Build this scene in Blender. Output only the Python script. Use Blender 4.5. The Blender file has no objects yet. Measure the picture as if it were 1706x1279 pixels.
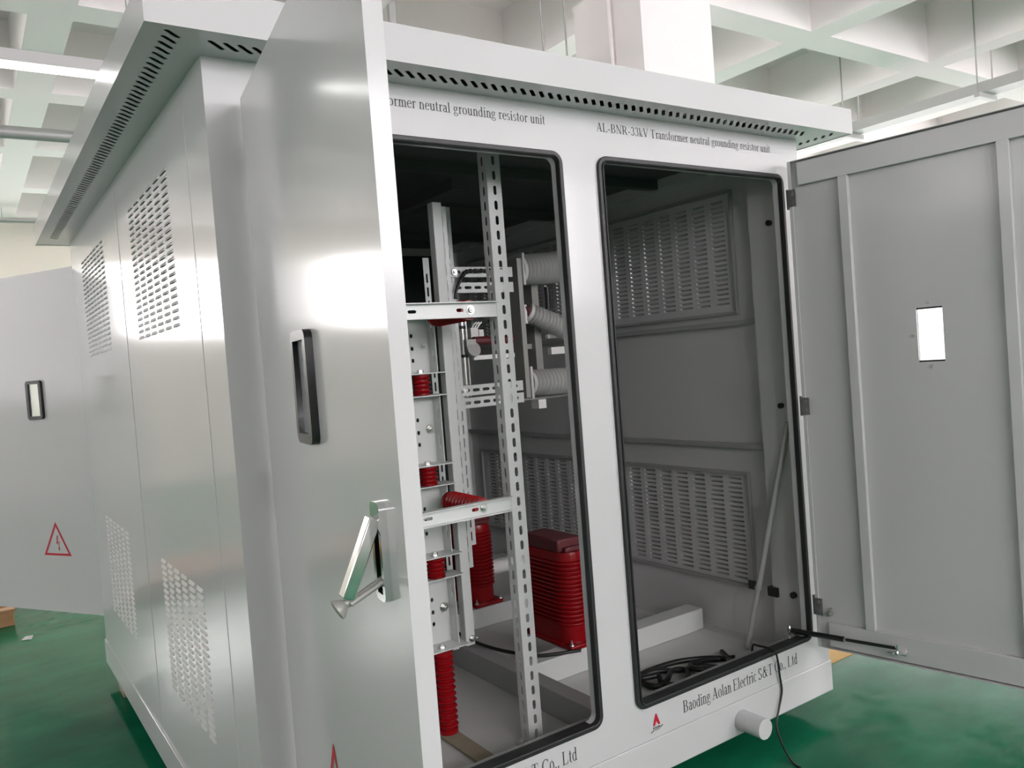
import bpy, bmesh, math, random
from mathutils import Vector, Matrix
random.seed(7)
SC = bpy.context.scene
COL = SC.collection
PI = math.pi
ZO = 0.22                      # height of the cabinet's base seam above the floor
W, D, HT = 2.392, 2.92, 2.2    # cabinet width, depth, height above the seam

# ------------------------------------------------------------------ camera
cam_d = bpy.data.cameras.new('camera'); cam = bpy.data.objects.new('camera', cam_d); COL.objects.link(cam)
cam_d.sensor_fit = 'HORIZONTAL'; cam_d.sensor_width = 36.0; cam_d.lens = 1351.6 * 36.0 / 1706.0
cam_d.clip_start = 0.02; cam_d.clip_end = 200
RX, RY, RZ = -0.0296, 0.0761, -0.5976
def rot_axes():
    cy, sy = math.cos(RZ), math.sin(RZ); cp, sp = math.cos(RX), math.sin(RX); cr, sr = math.cos(RY), math.sin(RY)
    a = Matrix(((cy, -sy, 0), (sy, cy, 0), (0, 0, 1))); b = Matrix(((1, 0, 0), (0, cp, -sp), (0, sp, cp)))
    c = Matrix(((cr, 0, sr), (0, 1, 0), (-sr, 0, cr)))
    return a @ b @ c
_R = rot_axes()
right, fwd, up = _R.col[0], _R.col[1], _R.col[2]
M = Matrix((right, up, -fwd)).transposed().to_4x4()
M.translation = Vector((-0.5676, -2.113, 1.3729 + ZO))
cam.matrix_world = M
SC.camera = cam

# ------------------------------------------------------------------ world, view
SC.view_settings.view_transform = 'Standard'; SC.view_settings.look = 'None'
SC.view_settings.gamma = 1.0; SC.view_settings.use_curve_mapping = False
SC.view_settings.exposure = 0.0
wd = bpy.data.worlds.new('sky'); SC.world = wd; wd.use_nodes = True
wd.node_tree.nodes['Background'].inputs[0].default_value = (0.85, 0.93, 1.0, 1)
wd.node_tree.nodes['Background'].inputs[1].default_value = 1.0

# daylight strengths of the window walls
DAY_FRONT, DAY_BACK, DAY_RIGHT, DAY_LEFT, TUBE = 9.8, 17.0, 2.2, 2.2, 6.0
FILL_REAR = 18.0  # unseen rear windows, added to brighten the ceiling

# ------------------------------------------------------------------ materials
def nodes(name):
    m = bpy.data.materials.new(name); m.use_nodes = True
    nt = m.node_tree; return m, nt, nt.nodes['Principled BSDF']
def mat(name, col, rough=0.5, metal=0.0, var=0.0, vscale=6.0, bump=0.0, bscale=40.0, spec=0.5, coat=0.0):
    m, nt, b = nodes(name)
    b.inputs['Base Color'].default_value = (*col, 1); b.inputs['Roughness'].default_value = rough
    b.inputs['Metallic'].default_value = metal; b.inputs['Specular IOR Level'].default_value = spec
    if coat: b.inputs['Coat Weight'].default_value = coat; b.inputs['Coat Roughness'].default_value = 0.08
    tc = nt.nodes.new('ShaderNodeTexCoord')
    if var:
        n = nt.nodes.new('ShaderNodeTexNoise'); n.inputs['Scale'].default_value = vscale; n.inputs['Detail'].default_value = 5
        r = nt.nodes.new('ShaderNodeMapRange'); r.inputs[3].default_value = 1 - var; r.inputs[4].default_value = 1 + var
        mx = nt.nodes.new('ShaderNodeMix'); mx.data_type = 'RGBA'; mx.blend_type = 'MULTIPLY'; mx.inputs[0].default_value = 1
        mx.inputs[6].default_value = (*col, 1)
        nt.links.new(tc.outputs['Object'], n.inputs['Vector']); nt.links.new(n.outputs[0], r.inputs[0])
        nt.links.new(r.outputs[0], mx.inputs[7]); nt.links.new(mx.outputs[2], b.inputs['Base Color'])
    if bump:
        n2 = nt.nodes.new('ShaderNodeTexNoise'); n2.inputs['Scale'].default_value = bscale; n2.inputs['Detail'].default_value = 2
        bp = nt.nodes.new('ShaderNodeBump'); bp.inputs['Strength'].default_value = bump; bp.inputs['Distance'].default_value = 0.01
        nt.links.new(tc.outputs['Object'], n2.inputs['Vector']); nt.links.new(n2.outputs[0], bp.inputs['Height'])
        nt.links.new(bp.outputs[0], b.inputs['Normal'])
    return m
def emis(name, col, s):
    m, nt, b = nodes(name)
    b.inputs['Base Color'].default_value = (*col, 1); b.inputs['Emission Color'].default_value = (*col, 1)
    b.inputs['Emission Strength'].default_value = s; b.inputs['Roughness'].default_value = 0.4
    return m
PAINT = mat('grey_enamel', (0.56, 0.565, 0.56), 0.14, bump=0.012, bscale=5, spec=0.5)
INNER_SHADE = mat('grey_enamel_shaded', (0.34, 0.345, 0.34), 0.35, bump=0.01, bscale=6)  # same enamel as outside, darkened to paint in the interior shade
GALV = mat('painted_rack_steel', (0.62, 0.64, 0.62), 0.32)
ZINC = mat('zinc_plate', (0.36, 0.36, 0.33), 0.4, 0.2, var=0.12, vscale=9)
CHROME = mat('chrome', (0.82, 0.82, 0.82), 0.12, 1.0)
BOLT = mat('bolt_steel', (0.62, 0.62, 0.6), 0.28, 1.0)
HINGE = mat('dark_hinge_steel', (0.3, 0.3, 0.3), 0.35, 0.8)
RUBBER = mat('black_rubber', (0.018, 0.019, 0.019), 0.45)
BLACK = mat('black_plastic', (0.012, 0.012, 0.012), 0.3)
CABLE = mat('black_cable_sheath', (0.01, 0.01, 0.01), 0.4)
RED = mat('red_epoxy', (0.27, 0.004, 0.007), 0.25, var=0.08, spec=0.35)
MAROON = mat('maroon_resin', (0.13, 0.025, 0.03), 0.4)
PORC = mat('grey_silicone', (0.62, 0.62, 0.60), 0.3)
PORCD = mat('grey_silicone_groove', (0.36, 0.36, 0.36), 0.4)
INK = mat('dark_grey_ink', (0.06, 0.065, 0.07), 0.6)
SIGN = mat('red_ink', (0.52, 0.012, 0.035), 0.5)
WOOD = mat('raw_pine', (0.42, 0.23, 0.11), 0.75, var=0.3, vscale=14)
WOODD = mat('weathered_block', (0.28, 0.24, 0.17), 0.8, var=0.25, vscale=20)
PAPER = mat('white_paper', (0.85, 0.85, 0.82), 0.8)
CREAM = mat('wall_cream', (0.94, 0.865, 0.78), 0.85, var=0.03, vscale=2)
WHITE = mat('white_plaster', (0.95, 0.90, 0.89), 0.9, var=0.02, vscale=3)
TRAY = mat('galvanised_tray', (0.52, 0.52, 0.51), 0.45, 0.4)
PIPEM = mat('grey_conduit', (0.42, 0.42, 0.41), 0.45, 0.3)
GLASSY = mat('sheet_glass', (0.9, 0.95, 0.95), 0.03)
GLASSY.node_tree.nodes['Principled BSDF'].inputs['Transmission Weight'].default_value = 1.0
GLASSY.node_tree.nodes['Principled BSDF'].inputs['IOR'].default_value = 1.2
GLASSY.node_tree.nodes['Principled BSDF'].inputs['Roughness'].default_value = 0.32
def floor_mat():
    m, nt, b = nodes('green_epoxy'); tc = nt.nodes.new('ShaderNodeTexCoord')
    n = nt.nodes.new('ShaderNodeTexNoise'); n.inputs['Scale'].default_value = 1.6; n.inputs['Detail'].default_value = 8; n.inputs['Roughness'].default_value = 0.65
    mp = nt.nodes.new('ShaderNodeMapping'); mp.inputs['Scale'].default_value = (1.0, 2.4, 1)
    n2 = nt.nodes.new('ShaderNodeTexNoise'); n2.inputs['Scale'].default_value = 9; n2.inputs['Detail'].default_value = 6
    cr = nt.nodes.new('ShaderNodeValToRGB'); cr.color_ramp.elements[0].position = 0.35; cr.color_ramp.elements[1].position = 0.7
    cr.color_ramp.elements[0].color = (0.004, 0.10, 0.046, 1); cr.color_ramp.elements[1].color = (0.010, 0.155, 0.074, 1)
    r2 = nt.nodes.new('ShaderNodeMapRange'); r2.inputs[1].default_value = 0.35; r2.inputs[2].default_value = 0.75; r2.inputs[3].default_value = 0.08; r2.inputs[4].default_value = 0.24
    bp = nt.nodes.new('ShaderNodeBump'); bp.inputs['Strength'].default_value = 0.06; bp.inputs['Distance'].default_value = 0.02
    b.inputs['Specular IOR Level'].default_value = 0.06
    L = nt.links.new
    L(tc.outputs['Object'], mp.inputs[0]); L(mp.outputs[0], n.inputs['Vector']); L(tc.outputs['Object'], n2.inputs['Vector'])
    L(n.outputs[0], cr.inputs[0]); L(cr.outputs[0], b.inputs['Base Color']); L(n2.outputs[0], r2.inputs[0]); L(r2.outputs[0], b.inputs['Roughness'])
    L(n.outputs[0], bp.inputs['Height']); L(bp.outputs[0], b.inputs['Normal'])
    return m
FLOORM = floor_mat()
PLATE = mat('floor_plate_steel', (0.56, 0.56, 0.54), 0.5, var=0.08, vscale=4)
REAR_SHADE = mat('rear_shade_green', (0.008, 0.022, 0.018), 0.5)  # near-black green, puts the dark of the rear interior into the colour
ROOF_SHADE = mat('roof_shade_dark', (0.07, 0.072, 0.07), 0.6)  # grey steel painted near black to stand in for unlit roof shade
YELLOW = mat('yellow_floor_paint', (0.48, 0.26, 0.02), 0.5, var=0.1)

# ------------------------------------------------------------------ mesh helpers
def V(*a): return Vector(a)
class MB:
    def __init__(s): s.bm = bmesh.new()
    def face(s, pts, smooth=False):
        try:
            f = s.bm.faces.new([s.bm.verts.new(p) for p in pts]); f.smooth = smooth
        except ValueError: pass
    def box(s, x0, x1, y0, y1, z0, z1, T=None):
        c = [V(x, y, z) for z in (z0, z1) for y in (y0, y1) for x in (x0, x1)]
        if T: c = [T(p) for p in c]
        v = [s.bm.verts.new(p) for p in c]
        for q in ((0, 2, 3, 1), (4, 5, 7, 6), (0, 1, 5, 4), (2, 6, 7, 3), (0, 4, 6, 2), (1, 3, 7, 5)):
            s.bm.faces.new([v[i] for i in q])
        return s
    def lathe(s, p0, p1, prof, n=24, caps=True):
        """prof: list of (t along p0->p1 in metres, radius)"""
        p0, p1 = Vector(p0), Vector(p1); ax = (p1 - p0).normalized()
        a = ax.orthogonal().normalized(); b = ax.cross(a)
        rings = []
        for t, r in prof:
            rings.append([s.bm.verts.new(p0 + ax * t + (a * math.cos(2 * PI * i / n) + b * math.sin(2 * PI * i / n)) * r) for i in range(n)])
        for k in range(len(rings) - 1):
            for i in range(n):
                f = s.bm.faces.new((rings[k][i], rings[k][(i + 1) % n], rings[k + 1][(i + 1) % n], rings[k + 1][i])); f.smooth = True
        if caps:
            s.bm.faces.new(rings[0][::-1]); s.bm.faces.new(rings[-1])
        return s
    def cyl(s, p0, p1, r, n=20, r1=None):
        L = (Vector(p1) - Vector(p0)).length
        return s.lathe(p0, p1, [(0, r), (L, r if r1 is None else r1)], n)
    def tube(s, pts, r, n=10, closed=False):
        pts = [Vector(p) for p in pts]; m = len(pts); prev = None; rings = []
        for i, p in enumerate(pts):
            if closed: t = (pts[(i + 1) % m] - pts[i - 1]).normalized()
            else: t = (pts[min(i + 1, m - 1)] - pts[max(i - 1, 0)]).normalized()
            if prev is None: a = t.orthogonal().normalized()
            else:
                a = prev - t * prev.dot(t); a = a.normalized() if a.length > 1e-6 else t.orthogonal().normalized()
            prev = a; b = t.cross(a)
            rings.append([s.bm.verts.new(p + (a * math.cos(2 * PI * k / n) + b * math.sin(2 * PI * k / n)) * r) for k in range(n)])
        for i in range(m if closed else m - 1):
            A, B = rings[i], rings[(i + 1) % m]
            for k in range(n):
                f = s.bm.faces.new((A[k], A[(k + 1) % n], B[(k + 1) % n], B[k])); f.smooth = True
        if not closed: s.bm.faces.new(rings[0][::-1]); s.bm.faces.new(rings[-1])
        return s
    def sweep_rect(s, loop, du, dv, nrm):
        """closed loop of points, rectangular section: du outward in plane, dv along nrm, both centred offsets"""
        m = len(loop); nrm = Vector(nrm).normalized(); rings = []
        for i in range(m):
            p = Vector(loop[i]); t = (Vector(loop[(i + 1) % m]) - Vector(loop[i - 1])).normalized(); o = t.cross(nrm)
            rings.append([s.bm.verts.new(p + o * a + nrm * b) for a, b in ((du[0], dv[0]), (du[1], dv[0]), (du[1], dv[1]), (du[0], dv[1]))])
        for i in range(m):
            A, B = rings[i], rings[(i + 1) % m]
            for k in range(4): s.bm.faces.new((A[k], A[(k + 1) % 4], B[(k + 1) % 4], B[k]))
        return s
    def plate(s, org, ua, ub, outer, holes, th):
        cu = bpy.data.curves.new('tmp', 'CURVE'); cu.dimensions = '2D'; cu.fill_mode = 'BOTH'; cu.extrude = th / 2
        for lp in [outer] + list(holes):
            sp = cu.splines.new('POLY'); sp.points.add(len(lp) - 1); sp.use_cyclic_u = True
            for q, (a, b) in zip(sp.points, lp): q.co = (a, b, 0, 1)
        ob = bpy.data.objects.new('tmp', cu); me = bpy.data.meshes.new_from_object(ob)
        ua, ub = Vector(ua), Vector(ub); un = ua.cross(ub)
        mm = Matrix((ua, ub, un)).transposed().to_4x4(); mm.translation = Vector(org)
        me.transform(mm); s.bm.from_mesh(me)
        for f in s.bm.faces: pass
        bpy.data.objects.remove(ob); bpy.data.curves.remove(cu); bpy.data.meshes.remove(me)
        return s
    def hexbolt(s, p, d, r=0.011, h=0.008, sh=0.0):
        d = Vector(d).normalized(); p = Vector(p)
        s.cyl(p, p + d * 0.002, r * 1.5, 16); s.lathe(p + d * 0.002, p + d * (0.002 + h), [(0, r), (h, r)], 6)
        if sh: s.cyl(p + d * h, p + d * (h + sh), r * 0.55, 10)
        return s
BASE = {}
def flat_shade(me): 
    try: me.set_sharp_from_angle(angle=math.radians(40))
    except Exception: pass
def obj(name, mb, m, parent=None, base=None, bevel=0.0, T=None, weld=False, solid=0.0, zo=ZO, flat=False):
    bm = mb.bm
    if weld: bmesh.ops.remove_doubles(bm, verts=bm.verts, dist=1e-5)
    if T: 
        for v in bm.verts: v.co = T(v.co)
    bmesh.ops.recalc_face_normals(bm, faces=bm.faces)
    me = bpy.data.meshes.new(name)
    b = None
    if parent is not None:
        r = parent
        while r.parent: r = r.parent
        b = BASE[r.name]
    elif base is not None: b = Vector(base)
    if b is not None:
        for v in bm.verts: v.co -= b
    bm.to_mesh(me); bm.free(); me.materials.append(m)
    if not flat: flat_shade(me)
    o = bpy.data.objects.new(name, me); COL.objects.link(o)
    if parent is not None: o.parent = parent
    elif b is not None: o.location = b + V(0, 0, zo); BASE[o.name] = b
    if solid:
        md = o.modifiers.new('solid', 'SOLIDIFY'); md.thickness = solid; md.offset = 0
    if bevel:
        md = o.modifiers.new('bevel', 'BEVEL'); md.width = bevel; md.segments = 2; md.limit_method = 'ANGLE'; md.angle_limit = math.radians(40)
    return o
def tag(o, label, cat, group=None):
    o['label'] = label; o['category'] = cat
    if group: o['group'] = group
    return o
def thing(name, label, cat, base, group=None):
    o = bpy.data.objects.new(name, None); COL.objects.link(o); o.empty_display_size = 0.1
    o.location = Vector(base) + V(0, 0, ZO); BASE[o.name] = Vector(base)
    return tag(o, label, cat, group)
def struct(name, mb, m, **k):
    o = obj(name, mb, m, **k); o['kind'] = 'structure'; return o
def rrect(x0, x1, y0, y1, r, n=6):
    pts = []
    for cx, cy, a0 in ((x1 - r, y1 - r, 0), (x0 + r, y1 - r, 90), (x0 + r, y0 + r, 180), (x1 - r, y0 + r, 270)):
        for i in range(n + 1):
            a = math.radians(a0 + 90 * i / n); pts.append((cx + r * math.cos(a), cy + r * math.sin(a)))
    return pts
def rect(x0, x1, y0, y1): return [(x0, y0), (x1, y0), (x1, y1), (x0, y1)]
def slot(cx, cy, w, h, n=4):
    r = min(w, h) / 2 * 0.98
    return rrect(cx - w / 2, cx + w / 2, cy - h / 2, cy + h / 2, r, n)

# ------------------------------------------------------------------ serif lettering
XH = 0.68
def glyphs():
    g = {}; st, th = 0.135, 0.05
    def stem(x, y0, y1, w=st): return [[(x, y0), (x + w, y0), (x + w, y1), (x, y1)]]
    def bar(x0, x1, y, t=th): return [[(x0, y), (x1, y), (x1, y + t), (x0, y + t)]]
    def dia(x0, y0, x1, y1, w): return [[(x0, y0), (x0 + w, y0), (x1 + w, y1), (x1, y1)]]
    def arc(cx, cy, rx, ry, a0, a1, tw=st, tn=th, n=14):
        P = []
        for i in range(n):
            A = math.radians(a0 + (a1 - a0) * i / n); B = math.radians(a0 + (a1 - a0) * (i + 1) / n)
            P.append([(cx + rx * math.cos(A), cy + ry * math.sin(A)), (cx + rx * math.cos(B), cy + ry * math.sin(B)),
                      (cx + (rx - tw) * math.cos(B), cy + (ry - tn) * math.sin(B)), (cx + (rx - tw) * math.cos(A), cy + (ry - tn) * math.sin(A))])
        return P
    def foot(x, w=0.34, y=0.0): return bar(x - w / 2, x + w / 2, y, 0.04)
    def flag(x, y): return [[(x - 0.1, y - 0.05), (x, y - 0.09), (x, y), (x - 0.1, y - 0.02)]]
    m = st / 2
    g[' '] = ([], 0.34)
    g['A'] = (dia(0.08, 0, 0.44, 1, 0.05) + dia(0.68, 0, 0.40, 1, 0.15) + bar(0.2, 0.7, 0.33) + foot(0.12, 0.26) + foot(0.76, 0.34), 0.98)
    g['B'] = (stem(0.12, 0, 1) + bar(0.02, 0.45, 0.96, 0.04) + bar(0.02, 0.45, 0, 0.04) + bar(0.2, 0.45, 0.51, 0.04) + arc(0.42, 0.755, 0.27, 0.245, -90, 90) + arc(0.44, 0.27, 0.32, 0.275, -90, 90), 0.88)
    g['L'] = (stem(0.12, 0, 1) + foot(0.19, 0.36, 0.96) + bar(0.02, 0.72, 0, 0.045) + [[(0.66, 0), (0.72, 0), (0.75, 0.26), (0.71, 0.26)]], 0.84)
    g['N'] = (stem(0.13, 0, 1, 0.05) + stem(0.75, 0, 1, 0.05) + dia(0.66, 0, 0.12, 1, 0.14) + foot(0.155, 0.28) + foot(0.775, 0.28, 0.96) + bar(0.0, 0.2, 0.96, 0.04), 1.0)
    g['R'] = (stem(0.12, 0, 1) + foot(0.19, 0.36) + bar(0.02, 0.42, 0.96, 0.04) + bar(0.2, 0.42, 0.46, 0.04) + arc(0.4, 0.73, 0.3, 0.27, -90, 90) + dia(0.66, 0, 0.36, 0.48, 0.16) + bar(0.7, 0.92, 0, 0.04), 0.96)
    g['T'] = (stem(0.36, 0, 1) + foot(0.43, 0.36) + bar(0.04, 0.82, 0.955, 0.045) + stem(0.04, 0.74, 1, 0.04) + stem(0.78, 0.74, 1, 0.04), 0.9)
    g['V'] = (dia(0.44, 0, 0.1, 1, 0.15) + dia(0.46, 0, 0.8, 1, 0.05) + foot(0.16, 0.36, 0.96) + foot(0.82, 0.26, 0.96), 0.98)
    g['E'] = (stem(0.12, 0, 1) + bar(0.02, 0.7, 0.955, 0.045) + bar(0.02, 0.74, 0, 0.045) + bar(0.2, 0.52, 0.5, 0.04) + stem(0.66, 0.78, 1, 0.04) + stem(0.7, 0, 0.24, 0.04) + stem(0.5, 0.4, 0.62, 0.035), 0.84)
    g['C'] = (arc(0.5, 0.5, 0.44, 0.52, 48, 318) + stem(0.78, 0.7, 1.0, 0.045), 0.94)
    g['S'] = (arc(0.36, 0.755, 0.27, 0.265, 20, 270, 0.12) + arc(0.36, 0.25, 0.3, 0.27, -160, 90, 0.13) + stem(0.58, 0.74, 1.0, 0.04) + stem(0.06, 0, 0.26, 0.04), 0.78)
    g['&'] = (arc(0.46, 0.76, 0.2, 0.25, 0, 360, 0.1) + arc(0.38, 0.26, 0.32, 0.28, 60, 360, 0.13) + dia(0.8, 0, 0.3, 0.72, 0.14) + dia(0.66, 0.2, 0.86, 0.6, 0.05) + bar(0.72, 1.0, 0.58, 0.04), 1.12)
    g['3'] = (arc(0.33, 0.76, 0.24, 0.25, -80, 160, 0.11) + arc(0.31, 0.28, 0.3, 0.29, -160, 80, 0.12), 0.7)
    g['-'] = (bar(0.05, 0.4, 0.28, 0.08), 0.48)
    g['.'] = (arc(0.14, 0.07, 0.08, 0.08, 0, 360, 0.079, 0.079, 10), 0.32)
    g[','] = (arc(0.14, 0.07, 0.08, 0.08, 0, 360, 0.079, 0.079, 10) + dia(0.08, -0.17, 0.16, 0.06, 0.05), 0.32)
    g['o'] = (arc(0.32, XH / 2, 0.28, XH / 2 + 0.02, 0, 360, 0.12, 0.04, 20), 0.66)
    g['a'] = (stem(0.36, 0.06, 0.5, 0.12) + arc(0.28, 0.48, 0.2, 0.21, 0, 165, 0.12) + arc(0.25, 0.19, 0.2, 0.2, 60, 330, 0.11) + bar(0.36, 0.58, 0, 0.06), 0.6)
    g['c'] = (arc(0.32, XH / 2, 0.27, XH / 2 + 0.02, 45, 320, 0.12, 0.045), 0.58)
    g['e'] = (arc(0.32, XH / 2, 0.27, XH / 2 + 0.02, 5, 320, 0.12, 0.045) + bar(0.1, 0.57, 0.37, 0.045), 0.6)
    g['d'] = (stem(0.44, 0, 1, 0.12) + flag(0.46, 1.0) + arc(0.3, XH / 2 - 0.02, 0.26, XH / 2, 40, 320, 0.12, 0.045) + bar(0.5, 0.64, 0, 0.04), 0.68)
    g['f'] = (stem(0.14, 0, 0.8, 0.12) + foot(0.2, 0.34) + bar(0.02, 0.4, XH - 0.04, 0.045) + arc(0.38, 0.8, 0.24, 0.22, 60, 180, 0.12), 0.46)
    g['g'] = (arc(0.28, 0.46, 0.22, 0.23, 0, 360, 0.11, 0.04, 18) + arc(0.3, -0.1, 0.28, 0.17, 0, 360, 0.07, 0.05, 18) + dia(0.12, 0.02, 0.16, 0.26, 0.06) + bar(0.4, 0.6, 0.6, 0.05), 0.64)
    g['i'] = (stem(0.12, 0, XH, 0.12) + foot(0.18, 0.3) + flag(0.14, XH) + arc(0.18, 0.9, 0.08, 0.08, 0, 360, 0.079, 0.079, 10), 0.36)
    g['k'] = (stem(0.12, 0, 1, 0.12) + flag(0.14, 1) + foot(0.18, 0.3) + dia(0.24, 0.28, 0.48, XH, 0.05) + dia(0.46, 0, 0.26, 0.38, 0.13) + foot(0.55, 0.26) + foot(0.5, 0.24, XH - 0.04), 0.68)
    g['l'] = (stem(0.12, 0, 1, 0.12) + foot(0.18, 0.3) + flag(0.14, 1), 0.36)
    g['n'] = (stem(0.12, 0, XH, 0.12) + foot(0.18, 0.3) + flag(0.14, XH) + stem(0.46, 0, 0.44, 0.12) + foot(0.52, 0.3) + arc(0.37, 0.44, 0.21, 0.25, 0, 150, 0.12), 0.68)
    g['m'] = (stem(0.12, 0, XH, 0.12) + foot(0.18, 0.28) + flag(0.14, XH) + stem(0.45, 0, 0.44, 0.12) + foot(0.51, 0.28) + arc(0.37, 0.44, 0.2, 0.25, 0, 150, 0.12) + stem(0.78, 0, 0.44, 0.12) + foot(0.84, 0.28) + arc(0.7, 0.44, 0.2, 0.25, 0, 150, 0.12), 1.0)
    g['r'] = (stem(0.12, 0, XH, 0.12) + foot(0.18, 0.32) + flag(0.14, XH) + arc(0.36, 0.46, 0.17, 0.23, 30, 160, 0.1), 0.48)
    g['s'] = (arc(0.24, 0.51, 0.18, 0.18, 30, 270, 0.09, 0.05) + arc(0.24, 0.17, 0.2, 0.19, -150, 90, 0.1, 0.05), 0.5)
    g['t'] = (stem(0.13, 0.12, 0.88, 0.12) + bar(0.02, 0.38, XH - 0.04, 0.045) + arc(0.27, 0.15, 0.14, 0.17, 180, 320, 0.1, 0.05), 0.42)
    g['u'] = (stem(0.1, 0.2, XH, 0.12) + flag(0.12, XH) + stem(0.44, 0, XH, 0.12) + flag(0.46, XH) + arc(0.29, 0.22, 0.19, 0.24, 180, 330, 0.12) + bar(0.5, 0.64, 0, 0.04), 0.68)
    return g
GL = glyphs()
def lettering(name, text, x0, x1, zb, cap, parent, m=INK, y=-0.0012):
    tot = sum(GL[c][1] for c in text); k = (x1 - x0) / tot; mb = MB(); a = x0
    for c in text:
        P, adv = GL[c]
        for poly in P: mb.face([V(a + px * k, y, zb + pz * cap) for px, pz in poly])
        a += adv * k
    return obj(name, mb, m, parent)

# ================================================================== SETTING
X0, X1, Y0, Y1, ZC, ZS = -8.0, 11.6, -7.0, 12.2, 4.0 + ZO, 4.58 + ZO
mb = MB(); mb.box(X0, X1, Y0, Y1, -0.1, 0); struct('floor', mb, FLOORM)
mb = MB(); T45 = Matrix.Rotation(math.radians(0), 4, 'Z')
mb.box(2.5, 11.0, 0.30, 0.42, 0.0, 0.002)
struct('trim_1', mb, YELLOW)
mb = MB(); mb.box(X0, X1, Y0, Y1, ZS, ZS + 0.1)
BW = 0.14
gx = [0.17 + 1.9 * k for k in range(-5, 7) if X0 < 0.17 + 1.9 * k < X1]; gy = [0.4 + 1.9 * k for k in range(-4, 7) if Y0 < 0.4 + 1.9 * k < Y1]
for x in gx: mb.box(x - BW, x + BW, Y0, Y1, ZC, ZS)
xs = [X0] + gx + [X1]
for y in gy:
    for a, b in zip(xs[:-1], xs[1:]):
        mb.box(a + (BW if a != X0 else 0), b - (BW if b != X1 else 0), y - BW, y + BW, ZC + 0.0, ZS)
struct('ceiling', mb, WHITE)
# walls with window openings; windows: (lo, hi, sill, head)
def wall(name, axis, pos, lo, hi, wins, m):
    """axis 'x': wall runs along x at y=pos ; 'y': runs along y at x=pos"""
    th = 0.2 * (1 if pos > 2 else -1); mb = MB(); cur = lo
    def bx(a, b, z0, z1):
        if b - a < 1e-4: return
        p, q = sorted((pos, pos + th))
        if axis == 'x': mb.box(a, b, p, q, z0, z1)
        else: mb.box(p, q, a, b, z0, z1)
    for a, b, s, h in wins:
        bx(cur, a, 0, ZS); bx(a, b, 0, s); bx(a, b, h, ZS); cur = b
    bx(cur, hi, 0, ZS)
    struct(name, mb, m)
WN = [0]
def window(axis, pos, a, b, s, h, nm, strength_mat):
    WN[0] += 1; sg = 1 if pos > 2 else -1
    mb = MB(); f = 0.05
    def bx(M_, p, q, z0, z1, d0, d1):
        u, v = sorted((pos + sg * d0, pos + sg * d1))
        if axis == 'x': M_.box(p, q, u, v, z0, z1)
        else: M_.box(u, v, p, q, z0, z1)
    bx(mb, a, b, s, s + f, 0.03, 0.1); bx(mb, a, b, h - f, h, 0.03, 0.1); bx(mb, a, a + f, s + f, h - f, 0.03, 0.1); bx(mb, b - f, b, s + f, h - f, 0.03, 0.1)
    for k in range(1, nm):
        x = a + (b - a) * k / nm; bx(mb, x - 0.025, x + 0.025, s + f, h - f, 0.03, 0.1)
    o = struct('window_%d' % WN[0], mb, WHITE)
    g = MB(); bx(g, a, b, s, h, 0.11, 0.12); p = obj('pane', g, strength_mat, None); p.parent = o; p['kind'] = 'structure'
DF = emis('daylit_glass_front', (0.99, 0.955, 1.0), DAY_FRONT); FILL_GLASS = emis('fill_glass_rear', (1.0, 0.955, 0.98), FILL_REAR); DB = emis('daylit_glass_back', (1.0, 0.97, 0.97), DAY_BACK)
DR = emis('daylit_glass_right', (1.0, 0.96, 0.98), DAY_RIGHT); DL = emis('daylit_glass_left', (1.0, 0.95, 0.97), DAY_LEFT)
fw = [(-2.8, -1.2, 2.5, 4.15), (-0.6, 3.0, 2.3, 4.15), (3.6, 7.0, 2.3, 4.15), (7.6, 11.0, 2.3, 4.15)]
bw = [(-5.2, -1.75, 2.42, 3.62), (3.2, 6.8, 1.0, 4.15), (7.4, 11.0, 1.0, 4.15)]
rw = [(-5.5, -1.0, 1.2, 4.15), (2.2, 7.0, 1.2, 4.15), (7.8, 11.5, 1.2, 4.15)]
lw = [(-5.5, -1.5, 1.5, 4.15), (0.0, 4.0, 1.5, 4.15), (5.5, 9.5, 1.5, 4.15)]
wall('wall_front', 'x', Y0, X0, X1, fw, WHITE); wall('wall_back', 'x', Y1, X0, X1, bw, CREAM)
wall('wall_right', 'y', X1, Y0, Y1, rw, WHITE); wall('wall_left', 'y', X0, Y0, Y1, lw, WHITE)
for a in fw: window('x', Y0, *a, 3, DF)
window('x', Y1, *bw[0], 1, DB)
for a in bw[1:]: window('x', Y1, *a, 3, FILL_GLASS)  # added fill windows, hidden behind the cabinet
for a in rw: window('y', X1, *a, 4, DR)
for a in lw: window('y', X0, *a, 4, DL)
# concrete column behind the cabinet, grown into the ceiling grid
mb = MB(); mb.box(3.50, 4.21, 1.95, 2.66, 0, ZC); o = struct('trim_2', mb, WHITE)
mb = MB(); mb.cyl((3.475, 2.24, 0.0), (3.475, 2.24, ZC), 0.016); mb.cyl((3.475, 2.24, 3.05), (3.475, 2.24, 3.11), 0.024)
c = obj('conduit', mb, WHITE); tag(c, 'white vertical conduit fixed up the left face of the column', 'conduit')

# ================================================================== CABINET
CAB = thing('electrical_cabinet', 'large light grey steel outdoor cabinet with open doors and vented overhanging roof', 'cabinet', (W / 2, D / 2, -0.13))
XL0, XL1, XR0, XR1, ZB, ZT = 0.133, 1.132, 1.2853, 2.2805, 0.1197, 2.0449
# base channel frame
mb = MB()
for a in ((0, W, 0, 0.06), (0, W, D - 0.06, D)): mb.box(a[0] - .008, a[1] + .008, a[2] - .004, a[3] + .004, -0.13, -0.001)
for a in ((-.008, 0.06), (W - 0.06, W + .008)): mb.box(a[0], a[1], 0.064, D - 0.064, -0.13, -0.001)
obj('base_frame', mb, PAINT, CAB, bevel=0.003)
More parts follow.
